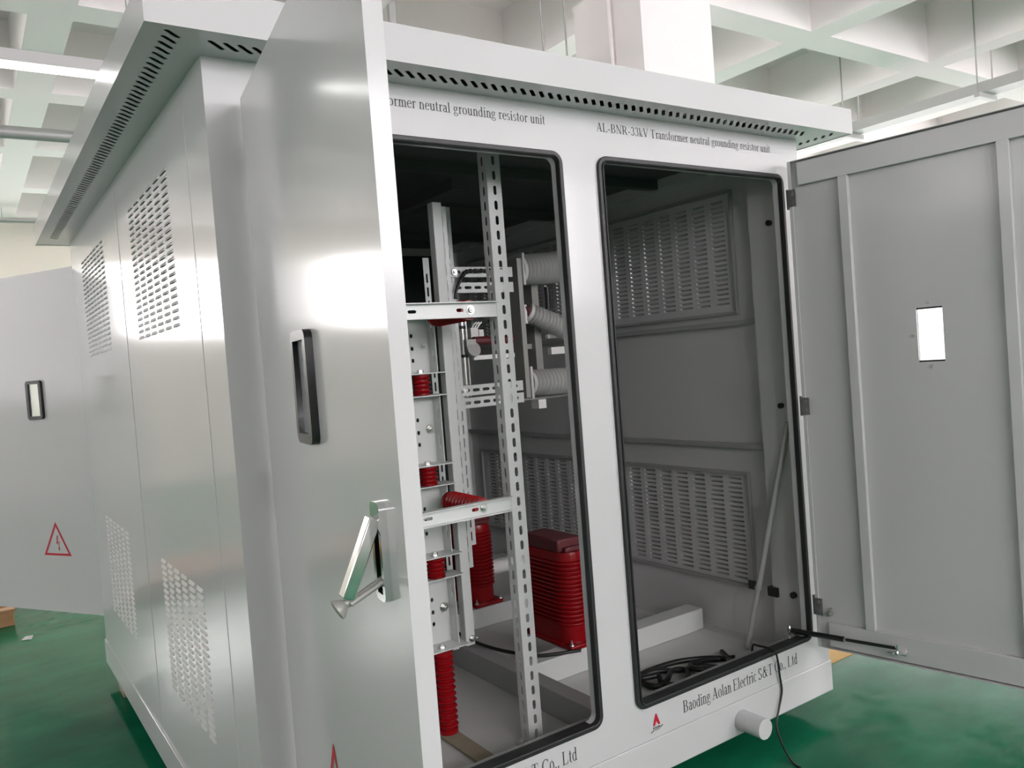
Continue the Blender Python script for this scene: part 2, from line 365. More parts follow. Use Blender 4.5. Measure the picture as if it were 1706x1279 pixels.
# front frame with its two door openings
g = 0.014
holes = [rrect(XL0 + g, XL1 - g, ZB + g, ZT - g, 0.03), rrect(XR0 + g, XR1 - g, ZB + g, ZT - g, 0.03)]
mb = MB(); mb.plate((0, 0.0015, 0), (1, 0, 0), (0, 0, 1), rect(0, W, 0.0, HT), holes, 0.003)
for h in holes: mb.sweep_rect([V(a, 0.003, b) for a, b in h], (-0.002, 0.0), (0.0, -0.03), (0, -1, 0))
obj('front_frame', mb, PAINT, CAB)
for xa, xb in ((XL0, XL1), (XR0, XR1)):
    mb = MB(); lp = [V(a, 0, b) for a, b in rrect(xa + 0.011, xb - 0.011, ZB + 0.011, ZT - 0.011, 0.03)]
    mb.sweep_rect(lp, (-0.0085, 0.011), (0.012, -0.008), (0, -1, 0)); mb.sweep_rect(lp, (-0.0095, -0.0035), (0.018, -0.006), (0, -1, 0))
    obj('door_seal', mb, RUBBER, CAB, bevel=0.003)
    mb = MB(); mb.box(xa + .045, xb - .045, .009, .0375, ZB + .0142, ZB + .0165); obj('sill_strip', mb, RUBBER, CAB)
# corner posts, top rails
for xa, xb in ((0.0, 0.06), (W - 0.06, W)):
    for ya, yb in ((0.0035, 0.222), (2.80, D - 0.0035)):
        mb = MB(); mb.box(xa, xb, ya, yb, 0, HT - 0.001); obj('corner_post', mb, PAINT, CAB)
    mb = MB(); mb.box(xa, xb, 0.222, 2.80, 2.152, HT - 0.001); obj('top_rail', mb, PAINT, CAB)
    mb = MB(); mb.box(xa + 0.004, xb - 0.004, 1.33, 1.44, 0, 2.152); obj('middle_post', mb, INNER_SHADE, CAB)
# louvred side panels
def side_panel(x, sgn, ya, yb, vents):
    """sheet at x, outward = sgn*x ; vents: (y0,y1,z0,z1)"""
    zc = {0.0, 2.158}; yc = {ya, yb}; cells = []
    NR = 22
    for (v0, v1, w0, w1) in vents:
        NC = round((v1 - v0) / .113)
        py = (v1 - v0) / NC; pz = (w1 - w0) / NR
        for i in range(NC):
            for j in range(NR):
                a = v0 + py * i + py * 0.14; b = v0 + py * (i + 1) - py * 0.14; c = w0 + pz * j + pz * 0.28; d = c + pz * 0.44
                cells.append((a, b, c, d)); yc |= {round(a, 5), round(b, 5)}; zc |= {round(c, 5), round(d, 5)}
    ys, zs = sorted(yc), sorted(zc); skip = {(round(a, 5), round(c, 5)) for a, b, c, d in cells}
    mb = MB(); vt = {}
    def vv(y, z):
        if (y, z) not in vt: vt[(y, z)] = mb.bm.verts.new((x, y, z))
        return vt[(y, z)]
    for i in range(len(ys) - 1):
        for j in range(len(zs) - 1):
            if (ys[i], zs[j]) in skip: continue
            mb.bm.faces.new((vv(ys[i], zs[j]), vv(ys[i + 1], zs[j]), vv(ys[i + 1], zs[j + 1]), vv(ys[i], zs[j + 1])))
    # edge returns
    for (p, q, r, s) in ((ya, ya, 0, 2.158), (yb, yb, 0, 2.158)):
        mb.face([V(x, p, r), V(x - sgn * 0.02, p, r), V(x - sgn * 0.02, p, s), V(x, p, s)])
    mb.face([V(x, ya, 2.158), V(x - sgn * .02, ya, 2.158), V(x - sgn * .02, yb, 2.158), V(x, yb, 2.158)])
    mb.face([V(x, ya, 0), V(x - sgn * .02, ya, 0), V(x - sgn * .02, yb, 0), V(x, yb, 0)])
    # hoods: left scoops open downwards, right ones closed and deepened to darken the slots
    for a, b, c, d in cells:
        h = -0.0052 if sgn < 0 else 0.016; e = (b - a) * 0.1
        A = [V(x, a, c), V(x, a, d + .001), V(x, b, d + .001), V(x, b, c)]
        B0, B1 = V(x + h, a + e, c), V(x + h, b - e, c)
        mb.face([B0, B1, A[2], A[1]]); mb.face([A[0], B0, A[1]]); mb.face([A[3], A[2], B1])
        if sgn > 0: mb.face([A[0], A[3], B1, B0])
    return obj('louvred_panel', mb, PAINT, CAB, solid=0.0012, flat=True)
for x, sg in ((-0.0008, -1), (W + 0.0008, 1)):
    v = ((0.455, 1.14), (0.455, 1.10), (1.76, 2.50), (1.76, 2.46)) if sg < 0 else ((0.392, 1.183), (0.392, 1.183), (1.60, 2.62), (1.60, 2.62))
    side_panel(x, sg, 0.2222, 1.3868, [(*v[0], 1.545, 2.035), (*v[1], 0.262, 0.752)])
    side_panel(x + sg * .0016, sg, 1.388, 2.79, [(*v[2], 1.545, 2.035), (*v[3], 0.262, 0.752)])
# inner rails and louvre frames seen on the inside of the side walls
def inner_wall(xw, sg):
    for (ya, yb) in ((0.235, 1.325), (1.45, 2.78)):
        for zz in (1.452, 0.888):
            mb = MB(); mb.box(min(xw, xw + sg * .03), max(xw, xw + sg * .03), ya, yb, zz, zz + 0.022); obj('wall_rail', mb, INNER_SHADE, CAB, bevel=0.001)
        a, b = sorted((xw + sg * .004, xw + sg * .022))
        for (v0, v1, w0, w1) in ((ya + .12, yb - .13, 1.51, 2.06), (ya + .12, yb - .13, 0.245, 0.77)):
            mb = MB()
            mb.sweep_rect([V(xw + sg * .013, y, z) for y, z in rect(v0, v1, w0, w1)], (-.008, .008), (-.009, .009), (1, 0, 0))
            obj('louvre_frame', mb, INNER_SHADE, CAB, bevel=0.001)
inner_wall(W + 0.001, -1); inner_wall(-0.001, 1)
for yy, zz, r in ((0.11, 1.87, .012), (0.11, 1.09, .012), (0.11, 0.27, .014)):
    mb = MB(); mb.cyl((W - .06, yy, zz), (W - .075, yy, zz), r); obj('rubber_plug', mb, RUBBER, CAB)
for yy in (0.19, 0.32):
    mb = MB(); mb.box(W - .075 if yy < .25 else W - .045, W - .04, yy, yy + 0.05, 0.245, 0.285); obj('clip', mb, RUBBER, CAB)
# rear wall: left doorway filled in to keep light out of the interior
mb = MB(); mb.plate((0, D - 0.0015, 0), (1, 0, 0), (0, 0, 1), rect(0, W, 0, HT), [], 0.003)
obj('rear_wall_blocked', mb, PAINT, CAB)
mb = MB(); mb.box(0.08, W - 0.08, D - 0.03, D - 0.01, 0.1, 2.14); obj('dark_rear_sheet', mb, REAR_SHADE, CAB)  # added sheet that darkens the back of the interior
# floor, beams
mb = MB(); mb.box(0.06, W - 0.06, 0.06, D - 0.06, -0.03, -0.003); obj('floor_plate', mb, PLATE, CAB)
mb = MB(); mb.box(0.0605, W - .0605, 0.0385, 0.085, -0.01, 0.118); obj('front_sill', mb, INNER_SHADE, CAB)
mb = MB(); mb.box(1.212, 1.285, 0.086, D - 0.061, -0.002, 0.1); obj('centre_beam', mb, INNER_SHADE, CAB, bevel=0.003)
for yy in (0.65, 1.48, 2.3):
    mb = MB(); mb.box(1.286, W - 0.061, yy, yy + 0.10, -0.002, 0.099); obj('cross_beam', mb, GALV, CAB, bevel=0.003)
mb = MB(); mb.box(0.80, 0.87, 0.086, D - .061, -0.002, 0.006); obj('floor_strip', mb, WOODD, CAB)
# roof: slotted soffit, fascia, low pitched top, inner ceiling beams
e, er, ZE, ZF = 0.1588, 0.0846, 2.196, 2.295
slots = []
def dslot(cx, cy, L=.056, w=.0125):
    c_ = math.sqrt(.5); return [(cx + (a - b) * c_, cy + (a + b) * c_) for a, b in slot(0, 0, L, w, 3)]
for k in range(68):
    x = 0.02 + 0.0355 * k
    if x < W - 0.05: slots.append(dslot(x, -0.077, .066))
for k in range(80):
    y = -0.105 + 0.0365 * k
    if y < D - 0.02: slots.append(dslot(-0.088, y)); slots.append(dslot(W + 0.075, y - .01, .046))
mb = MB(); mb.plate((0, 0, ZE + 0.001), (1, 0, 0), (0, 1, 0), rect(-e + .001, W + e - .001, -e + .001, D + er - .001), [rect(0.004, W - .004, 0.004, D - .004)] + slots, 0.002)
ROOF = obj('roof_soffit', mb, PAINT, CAB)
mb = MB()
t = 0.0025
mb.box(-e, W + e, -e, -e + t, ZE - .002, ZF); mb.box(-e, W + e, D + er - t, D + er, ZE - .002, ZF)
mb.box(-e, -e + t, -e + t, D + er - t, ZE - .002, ZF); mb.box(W + e - t, W + e, -e + t, D + er - t, ZE - .002, ZF)
c0, c1, c2, c3 = V(-e, -e, ZF), V(W + e, -e, ZF), V(W + e, D + er, ZF), V(-e, D + er, ZF)
r0, r1 = V(W / 2, 1.1, ZF + 0.09), V(W / 2, D - 1.1, ZF + 0.09)
mb.face([c0, c1, r0]); mb.face([c1, c2, r1, r0]); mb.face([c2, c3, r1]); mb.face([c3, c0, r0, r1])
obj('roof_cover', mb, PAINT, CAB, bevel=0.0)
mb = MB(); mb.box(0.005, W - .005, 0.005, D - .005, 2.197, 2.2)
obj('inner_ceiling', mb, ROOF_SHADE, CAB)
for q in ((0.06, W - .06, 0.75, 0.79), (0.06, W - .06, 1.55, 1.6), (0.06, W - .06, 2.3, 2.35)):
    mb = MB(); mb.box(*q, 2.15, 2.196); obj('roof_beam', mb, ROOF_SHADE, CAB)
mb = MB(); mb.box(1.19, 1.24, 0.8, D - .01, 2.10, 2.149); obj('roof_beam', mb, ROOF_SHADE, CAB)
# lettering, emblem, drain
TXT = 'AL-BNR-33kV Transformer neutral grounding resistor unit'
lettering('lettering', TXT, 1.298, 2.219, 2.130, 0.030, CAB); lettering('lettering', TXT, 0.158, 1.079, 2.130, 0.030, CAB)
TX2 = 'Baoding Aolan Electric S&T Co., Ltd'
lettering('lettering', TX2, 1.513, 2.178, 0.044, 0.044, CAB); lettering('lettering', TX2, 0.352, 1.017, 0.044, 0.044, CAB)
def emblem(cx, zb):
    mb = MB(); y = -0.0012; s = 0.036
    P = lambda a, b: V(cx + a * s, y, zb + b * s)
    mb.face([P(-.5, .0), P(-.08, 1.15), P(.0, 1.15), P(.0, .42), P(-.22, .0)]); mb.face([P(.5, .0), P(.22, .0), P(0, .42), P(0, 1.15), P(.08, 1.15)])
    o = obj('emblem', mb, SIGN, CAB); mb = MB()
    for a in (-.42, -.14, .14, .36): mb.face([P(a - .08, -.5), P(a + .02, -.5), P(a + .1, -.12), P(a + .03, -.12)]); mb.face([P(a - .1, -.24), P(a + .12, -.2), P(a + .12, -.13), P(a - .1, -.17)])
    mb.face([P(-.85, -.62), P(-.5, -.5), P(-.5, -.42), P(-.8, -.5)]); mb.face([P(.5, -.42), P(.85, -.2), P(.8, -.1), P(.5, -.3)])
    obj('emblem_letters', mb, INK, CAB)
emblem(1.378, 0.043); emblem(0.217, 0.043)
mb = MB(); mb.cyl((1.815, -.004, -0.075), (1.815, -0.118, -0.075), 0.0385, 32); obj('drain_pipe', mb, PAINT, CAB, bevel=0.0015)

# ------------------------------------------------------------------ doors
DWID, DZ0, DZ1, DT = 1.028, 0.100, 2.086, 0.030
def make_door(hinge, ang, flip, lever_open=False, lever=True, su=0.0, sz=0.0):
    """local: u from hinge to free edge, n outward, z. ang = world direction (deg) of u; flip=+1 if outward is u rotated -90deg... """
    h = Vector(hinge); d = V(math.cos(math.radians(ang)), math.sin(math.radians(ang)), 0); no = V(d.y, -d.x, 0) * flip
    T = lambda p: h + d * p.x + no * p.y + V(0, 0, p.z)
    # outer sheet with window cut, lipped edges
    wu, wz = 0.498, 1.35
    mb = MB(); mb.plate((0, -0.001, 0), (1, 0, 0), (0, 0, 1), rect(0, DWID, DZ0, DZ1), [rect(wu - .045, wu + .045, wz - .1, wz + .1)], 0.002)
    for q in ((0, .002, DZ0, DZ1), (DWID - .002, DWID, DZ0, DZ1)): mb.box(q[0], q[1], -DT, -.002, q[2], q[3])
    for q in ((DZ0, DZ0 + .002), (DZ1 - .002, DZ1)): mb.box(.002, DWID - .002, -DT, -.002, *q)
    door = obj('door', mb, PAINT, CAB, T=T, bevel=0.0)
    mb = MB()   # lip turned in along the edges
    mb.box(0.002, .014, -DT, -DT + .002, DZ0 + .002, DZ1 - .002); obj('lip', mb, PAINT, door, T=T)
    mb = MB(); mb.box(DWID - .014, DWID - .002, -DT, -DT + .002, DZ0 + .002, DZ1 - .002); obj('lip', mb, PAINT, door, T=T)
    def stiff(u0, u1, z0, z1, n1=-.024):
        mb = MB(); mb.box(u0, u1, n1, -.002, z0, z1); obj('stiffener', mb, PAINT, door, T=T, bevel=0.0015)
    stiff(.036, DWID - .03, 1.986, 2.078, -.022); stiff(.046, DWID - .03, .108, .206, -.022)
    stiff(.2, .236, .206, 1.986); stiff(.749, .787, .206, 1.986); stiff(DWID - .06, DWID - .02, .206, 1.986)
    # viewing window: black frame outside, glass, clamp screws inside
    mb = MB(); lp = [V(a, 0, b) for a, b in rrect(wu - .058, wu + .058, wz - .106, wz + .106, .012, 4)]
    mb.sweep_rect(lp, (-.012, .008), (.0, -.016), (0, -1, 0))
    T2 = lambda p: T(V(p.x, p.y, p.z))
    obj('window_frame', mb, BLACK, door, T=T2, bevel=.003)
    mb = MB(); mb.box(wu - .0455, wu + .0455, .001, .005, wz - .0935, wz + .0935); obj('window_pane', mb, GLASSY, door, T=T)
    for u, z in ((wu, wz + .118), (wu - .058, wz), (wu + .058, wz), (wu, wz - .118)):
        mb = MB(); mb.hexbolt((u, -.002, z), (0, -1, 0), .004, .004); obj('screw', mb, BOLT, door, T=T)
    # warning triangle with flash
    cu, ct, cb, hw = .432 + su, .632 + sz, .434 + sz, .118
    mb = MB(); y = .0012; tri = [(cu, ct), (cu - hw, cb), (cu + hw, cb)]
    cx, cz = cu, (ct + 2 * cb) / 3; inn = [(cx + (a - cx) * .80, cz + (b - cz) * .80) for a, b in tri]
    for i in range(3): j = (i + 1) % 3; mb.face([V(tri[i][0], y, tri[i][1]), V(tri[j][0], y, tri[j][1]), V(inn[j][0], y, inn[j][1]), V(inn[i][0], y, inn[i][1])])
    s = .085; fl = [(.12, 1.0), (-.22, .42), (.02, .5), (-.06, -.05), (.02, -.0), (.16, .62), (-.06, .54), (.22, 1.0)]
    q0 = [(-.02, 1.05), (.1, 1.05), (.0, .52), (-.12, .44)]; q1 = [(-.12, .44), (.0, .52), (.2, .66), (.2, .6)]; q2 = [(.13, .6), (.2, .66), (.12, .1), (.08, .1)]; q3 = [(.02, .2), (.2, .2), (.1, -.05)]
    sx = 1 if flip > 0 else -1
    for q in (q0, q1, q2, q3): mb.face([V(cu + sx * a * s - .006, y, cb + .03 + b * s) for a, b in q])
    obj('warning_sign', mb, SIGN, door, T=T)
    # hinges
    for z in (1.938, 1.094, .269):
        mb = MB(); mb.cyl((-.012, -.012, z - .04), (-.012, -.012, z + .04), .0075, 14); mb.box(-.004, .03, -DT - .003, -DT, z - .035, z + .035)
        mb.hexbolt((.014, -DT - .003, z - .018), (0, -1, 0), .006, .004); mb.hexbolt((.014, -DT - .003, z + .018), (0, -1, 0), .006, .004)
        obj('hinge', mb, HINGE, door, T=T)
    # swing handle
    if lever:
        pu, z0, z1 = .926, 1.016, 1.17
        mb = MB(); lp = [V(a, 0, b) for a, b in rrect(pu - .018, pu + .018, z0 + .006, z1 - .006, .005, 3)]
        mb.sweep_rect(lp, (-.005, .006), (0, -.012), (0, -1, 0)); mb.box(pu - .016, pu + .016, .002, .012, z1 - .028, z1 - .008)
        hd = obj('handle', mb, CHROME, door, T=T, bevel=.0015)
        mb = MB(); mb.box(pu - .016, pu + .016, .001, .003, z0 + .008, z1 - .028); obj('handle_recess', mb, BLACK, hd if False else door, T=T)
        if lever_open:
            a, b = V(pu, .014, 1.146), V(pu, .066, 1.030)
        else: a, b = V(pu, .016, 1.15), V(pu, .02, 1.03)
        ax = (b - a).normalized(); nn = V(0, ax.z, -ax.y) * -1
        TL = lambda p: a + V(1, 0, 0) * p.x + nn * p.y + ax * p.z
        mb = MB(); mb.box(-.0125, .0125, -.010, .010, 0, (b - a).length, T=TL)
        obj('handle_lever', mb, CHROME, door, T=T, bevel=.002)
        if lever_open:
            mb = MB(); mb.tube([V(pu - .006, .002, 1.05), V(pu - .006, .062, 1.022)], .0045); mb.tube([V(pu + .008, .002, 1.05), V(pu + .008, .062, 1.022)], .0045)
            mb.lathe(V(pu, .068, 1.023), V(pu, .084, 1.014), [(0, .007), (.006, .012), (.013, .0165), (.016, .0165), (.018, .012)], 20); mb.tube([V(pu, .052, 1.026), V(pu, .072, 1.021)], .007)
            obj('handle_link', mb, ZINC, door, T=T)
    return door, T
LD, TLD = make_door((0.08, -0.035, 0), -97.5, 1, lever_open=True, su=.02, sz=-.03)
RD, TRD = make_door((2.297, -0.035, 0), -81.0, -1)
BD, TBD = make_door((0.06, D + 0.035, 0), 121.0, -1)
# closed right-hand rear door
mb = MB(); mb.box(1.24, 2.32, D + .002, D + .03, .1, 2.086); obj('door', mb, PAINT, CAB, bevel=.003)
# latch rod guide and stay on the right door
mb = MB(); mb.hexbolt(V(.055, -.022, .245), (0, -1, 0), .009, .02); mb.tube([V(.05, -.03, .262), V(.066, -.03, .27)], .005)
obj('latch_pin', mb, BOLT, RD, T=TRD)
pb = TRD(V(.326, -.05, .166)); pa = V(2.232, .06, .152)
mb = MB(); dirv = (pb - pa); mid = pa + dirv * .52
mb.tube([pa, mid], .011, 12); mb.tube([mid - dirv * .03, pb], .0065, 12)
ST = obj('door_stay', mb, BLACK, CAB)
mb = MB(); mb.cyl(V(2.226, .066, .1185), V(2.226, .066, .1245), .030, 24); mb.cyl(V(2.226, .066, .12), V(2.226, .066, .15), .004); mb.lathe(V(2.226, .066, .14), V(2.226, .066, .18), [(0, .002), (.01, .008), (.02, .009), (.03, .007), (.036, .002)], 14)
obj('stay_mount', mb, CHROME, CAB)
q = TRD(V(.326, -.022, .15))
mb = MB(); mb.box(.29, .36, -.052, -.022, .143, .146); mb.cyl(V(.326, -.05, .146), V(.326, -.05, .182), .006, 14); mb.cyl(V(.326, -.05, .146), V(.326, -.05, .152), .017, 18)
obj('stay_bracket', mb, CHROME, RD, T=TRD)
mb = MB(); p = pa + dirv * .5; mb.cyl(p + V(0, -.012, 0), p + V(0, -.019, 0), .0075, 14); obj('stay_screw', mb, BOLT, CAB)

# ------------------------------------------------------------------ timber blocks under the cabinet
def block(name, label, b, group=None):
    mb = MB(); x0, x1, y0, y1 = b; mb.box(x0, x1, y0, y1, -ZO, -.131)
    tag(obj(name, mb, WOODD, base=((x0 + x1) / 2, (y0 + y1) / 2, -ZO), bevel=.004), label, 'block', group)
block('timber_block', 'weathered timber block under the left rear edge of the grey cabinet', (0.012, .16, 2.52, 2.66))

# ================================================================== EQUIPMENT INSIDE
def slotted(mb, org, ua, ub, w, L, pitch, sw, sh, first, th=.002, off=.5):
    n = int((L - first * 2) / pitch) + 1
    hs = [slot(w * off, first + pitch * i, sw, sh, 3) for i in range(n)]
    mb.plate(org, ua, ub, rect(0, w, 0, L), hs, th)
# front upright with the two bars it carries
UX, UY = 1.014, .27
RK = thing('slotted_upright_rack', 'light grey slotted angle upright standing in the left doorway with two cross bars', 'steel rack', (UX, UY, 0))
mb = MB(); slotted(mb, (UX, UY, 0), (1, 0, 0), (0, 0, 1), .058, 2.19, .0525, .0135, .033, .03, off=.52)
slotted(mb, (UX, UY, 0), (0, 1, 0), (0, 0, 1), .05, 2.19, .0525, .0135, .033, .03, off=.5)
obj('upright', mb, GALV, RK)
for z, h in ((1.528, .054), (.843, .052)):
    mb = MB(); hs = [slot(.10, h / 2, .032, .011), slot(.283, h / 2, .028, .012)]
    mb.plate((.58, UY + .002, z), (1, 0, 0), (0, 0, 1), rect(0, UX - .58 - .0, 0, h), hs, .003)
    mb.box(.58, UX - .004, UY - .024, UY + .0, z + h - .003, z + h); mb.box(.58, UX - .004, UY - .02, UY + .0, z - .0, z + .003)
    obj('cross_bar', mb, GALV, RK)
    mb = MB(); mb.hexbolt((.905 if z > 1 else .897, UY + .0, z + h / 2), (0, -1, 0), .0105, .009, .006); obj('bolt', mb, BOLT, RK)
for zz in (.905, 1.46):
    mb = MB(); mb.hexbolt((UX + .004, UY + .03, zz), (1, 0, 0), .01, .008, .004); obj('bolt', mb, BOLT, RK)
mb = MB(); mb.box(UX - .035, UX - .002, UY + .01, UY + .045, 0, .003); mb.hexbolt((UX - .018, UY + .028, .003), (0, 0, 1), .008, .008, .006); obj('foot', mb, GALV, RK)

def ribbed(p0, p1, rc, rr, n, end0=.018, end1=.018, rend=None, taper=1.0):
    L = (Vector(p1) - Vector(p0)).length; rend = rend or rr * .92; pr = [(0, rend), (end0 * .8, rend), (end0, rc)]
    pit = (L - end0 - end1) / n
    for i in range(n):
        t = end0 + pit * i; k = 1 + (taper - 1) * i / max(1, n - 1)
        pr += [(t + pit * .22, rc * k), (t + pit * .34, rr * .93 * k), (t + pit * .5, rr * k), (t + pit * .66, rr * .93 * k), (t + pit * .78, rc * k)]
    pr += [(L - end1, rc * taper), (L - end1 * .8, rend * taper), (L, rend * taper)]
    mb = MB(); mb.lathe(p0, p1, pr, 28); return mb
def insulator(label, p0, p1, rc, rr, n, group=None, **k):
    p0, p1 = Vector(p0), Vector(p1)
    o = obj('post_insulator', ribbed(p0, p1, rc, rr, n, **k), RED, base=p0)
    return tag(o, label, 'insulator', group)
insulator('red ribbed insulator lying behind the upper white cross bar', (.905, UY + .004, 1.555), (.905, UY + .25, 1.555), .024, .037, 9, taper=1.08)
insulator('red ribbed insulator lying behind the lower white cross bar', (.897, UY + .004, .869), (.897, UY + .235, .869), .024, .037, 9, taper=1.08)
# mounting column: tube, plates, short insulators, tall floor insulator
PY = .55
MC = thing('mounting_column', 'light grey square column with drilled white mounting plates behind the open left door', 'mounting column', (.965, PY, .3))
mb = MB(); mb.box(.946, .986, PY, PY + .04, .30, 1.985); obj('tube', mb, GALV, MC, bevel=.003)
mb = MB(); slotted(mb, (.99, PY + .05, .58), (1, 0, 0), (0, 0, 1), .042, 1.40, .062, .009, .042, .04); obj('slotted_strip', mb, GALV, MC)
mb = MB(); mb.hexbolt((.972, PY - .001, .325), (0, -1, 0), .009, .008, .008); mb.hexbolt((.99, PY + .02, .315), (1, 0, 0), .008, .007, .01); obj('bolt', mb, BOLT, MC)
plates = [(1.345, 1.56), (1.005, 1.266), (.665, .932), (.318, .588)]
for z0, z1 in plates:
    mb = MB(); zc = (z0 + z1) / 2
    hs = [slot(.175, (z1 - z0) / 2 + d, .012, .016) for d in (-.055, -.01, .038)]
    mb.plate((.67, PY + .06, z0), (1, 0, 0), (0, 0, 1), rect(0, .245, 0, z1 - z0), hs, .003)
    mb.box(.67, .943, PY - .03, PY + .06, z0, z0 + .004); mb.box(.67, .943, PY - .03, PY + .06, z1 - .004, z1)
    mb.plate((.915, PY + .06, z0), (0, -1, 0), (0, 0, 1), rect(0, .06, 0, z1 - z0), [slot(.035, (z1 - z0) * .3, .008, .05), slot(.035, (z1 - z0) * .74, .008, .05)], .003)
    obj('mounting_plate', mb, GALV, MC)
    mb = MB(); mb.hexbolt((.893, PY + .058, zc + .0), (0, -1, 0), .012, .01, .012); obj('bolt', mb, BOLT, MC)
    mb = MB(); mb.hexbolt((.845, PY + .01, z0 + .004), (0, 0, 1), .013, .009, .004); obj('bolt', mb, BOLT, MC)
names = {1.268: 'short red ribbed insulator held between the top two mounting plates', .935: 'short red ribbed insulator between mounting plates just above the lower cross bar', .591: 'short red ribbed insulator between the two lowest mounting plates'}
for (z0, z1) in ((1.268, 1.342), (.935, 1.002), (.591, .662)):
    insulator(names[z0], (.84, PY - .0, z0), (.84, PY - .0, z1), .027, .0375, 4, end0=.004, end1=.004)
insulator('tall red ribbed insulator standing on the cabinet floor at the left doorway', (.84, PY, .007), (.84, PY, .316), .029, .0405, 12)

# rear slotted frame
FY = 1.0
RF = thing('switch_rack', 'light grey slotted steel frame deep inside the cabinet carrying the switch', 'steel frame', (1.3, FY, .1))
for z in (1.758, 1.688):
    mb = MB(); slotted(mb, (1.25, FY, z + .046), (0, 0, -1), (1, 0, 0), .046, .35, .052, .013, .036, .05); obj('rail', mb, GALV, RF)
for z in (1.228, 1.172):
    mb = MB(); slotted(mb, (1.25, FY - .004, z + .046), (0, 0, -1), (1, 0, 0), .046, .36, .052, .014, .037, .05); obj('rail', mb, GALV, RF)
mb = MB(); slotted(mb, (1.250, FY + .003, .56), (1, 0, 0), (0, 0, 1), .043, .66, .06, .009, .042, .04); obj('upright', mb, GALV, RF)
mb = MB(); slotted(mb, (1.248, FY + .01, 1.22), (1, 0, 0), (0, 0, 1), .046, .85, .06, .009, .042, .04); obj('upright', mb, GALV, RF)
mb = MB(); slotted(mb, (1.16, FY + .05, .1), (1, 0, 0), (0, 0, 1), .03, 1.75, .06, .009, .042, .04); obj('upright', mb, GALV, RF)
for x, z in ((1.285, 1.78), (1.285, 1.25)):
    mb = MB(); mb.hexbolt((x, FY - .007, z), (0, -1, 0), .009, .007, .006); obj('bolt', mb, BOLT, RF)
# disconnector with three grey ribbed bushings
DS = thing('disconnector', 'grey three-bushing disconnector switch on a metal channel seen beside the central door post', 'switchgear', (1.66, 1.1, 1.18))
mb = MB(); mb.box(1.630, 1.634, 1.0, 1.14, 1.19, 1.845); mb.box(1.634, 1.655, 1.0, 1.004, 1.19, 1.845); mb.box(1.634, 1.655, 1.136, 1.14, 1.19, 1.845); obj('channel', mb, ZINC, DS)
mb = MB(); mb.box(1.79, 1.83, 1.12, 1.2, 1.19, 1.76); mb.box(1.655, 1.79, 1.15, 1.16, 1.42, 1.445); mb.box(1.655, 1.95, 1.1, 1.15, 1.172, 1.18); obj('back_channel', mb, ZINC, DS)
for (a, b, rc, rr, n, tp) in (((1.665, 1.05, 1.795), (1.945, 1.05, 1.812), .040, .074, 11, 1.07), ((1.705, 1.05, 1.595), (1.925, 1.02, 1.497), .027, .05, 11, 1.1), ((1.672, 1.04, 1.258), (1.945, 1.04, 1.25), .034, .062, 11, 1.05)):
    mb = ribbed(a, b, rc, rr, n, taper=tp, end0=.022, end1=.004); obj('bushing', mb, PORC, DS)
for z in (1.795, 1.26):
    mb = MB(); mb.box(1.656, 1.668, .99, 1.11, z - .075, z + .075); obj('end_plate', mb, PORC, DS)
mb = MB(); mb.box(1.658, 1.69, 1.03, 1.08, 1.54, 1.63); obj('contact_block', mb, PAPER, DS)
mb = MB(); mb.tube([(1.685, 1.03, 1.61), (1.70, 1.03, 1.615), (1.705, 1.03, 1.56)], .012); obj('link', mb, MAROON, DS)
mb = MB(); mb.box(1.84, 2.03, 1.06, 1.09, 1.385, 1.42); mb.box(1.84, 2.0, 1.08, 1.1, 1.465, 1.485); obj('contact_bar', mb, PAPER, DS)
mb = MB(); mb.tube([(1.87, 1.1, 1.72), (1.872, 1.1, 1.66), (1.868, 1.1, 1.59)], .013); obj('connector', mb, RUBBER, DS)
mb = MB(); mb.box(1.74, 1.785, 1.06, 1.12, 1.128, 1.171); obj('terminal', mb, PAPER, DS)
# operating linkage
OL = thing('operating_linkage', 'chrome operating rod with crank disc and maroon shaft behind the upright', 'linkage', (1.34, 1.05, 1.2))
mb = MB(); mb.cyl((1.338, 1.06, 1.22), (1.338, 1.06, 1.62), .015); mb.cyl((1.362, 1.06, 1.22), (1.362, 1.06, 1.62), .005); obj('rod', mb, CHROME, OL)
mb = MB(); mb.cyl((1.37, 1.015, 1.435), (1.37, 1.035, 1.43), .034, 24); mb.box(1.335, 1.385, 1.02, 1.04, 1.445, 1.48); obj('crank_disc', mb, ZINC, OL)
mb = MB(); mb.cyl((1.385, 1.04, 1.472), (1.6, 1.04, 1.47), .02, 18); obj('shaft', mb, MAROON, OL)
mb = MB(); mb.box(1.375, 1.6, 1.03, 1.045, 1.385, 1.405); obj('link_bar', mb, PAPER, OL)
for z in (1.40, 1.53):
    mb = MB(); mb.cyl((1.338, 1.06, z), (1.338, 1.06, z + .014), .02); mb.box(1.29, 1.33, 1.05, 1.06, z, z + .012); obj('clamp', mb, RUBBER, OL)
mb = MB(); mb.box(1.275, 1.30, 1.06, 1.09, 1.22, 1.66); mb.box(1.302, 1.312, 1.06, 1.09, 1.22, 1.66); obj('guide_bar', mb, ZINC, OL)
mb = MB(); mb.box(1.405, 1.445, 1.09, 1.12, 1.49, 1.535); mb.box(1.45, 1.475, 1.09, 1.12, 1.485, 1.525)
for k in range(3): mb.tube([(1.42 + .014 * k, 1.1, 1.535), (1.43 + .016 * k, 1.1, 1.552), (1.445 + .014 * k, 1.1, 1.56)], .004)
obj('terminal_block', mb, PAPER, OL)
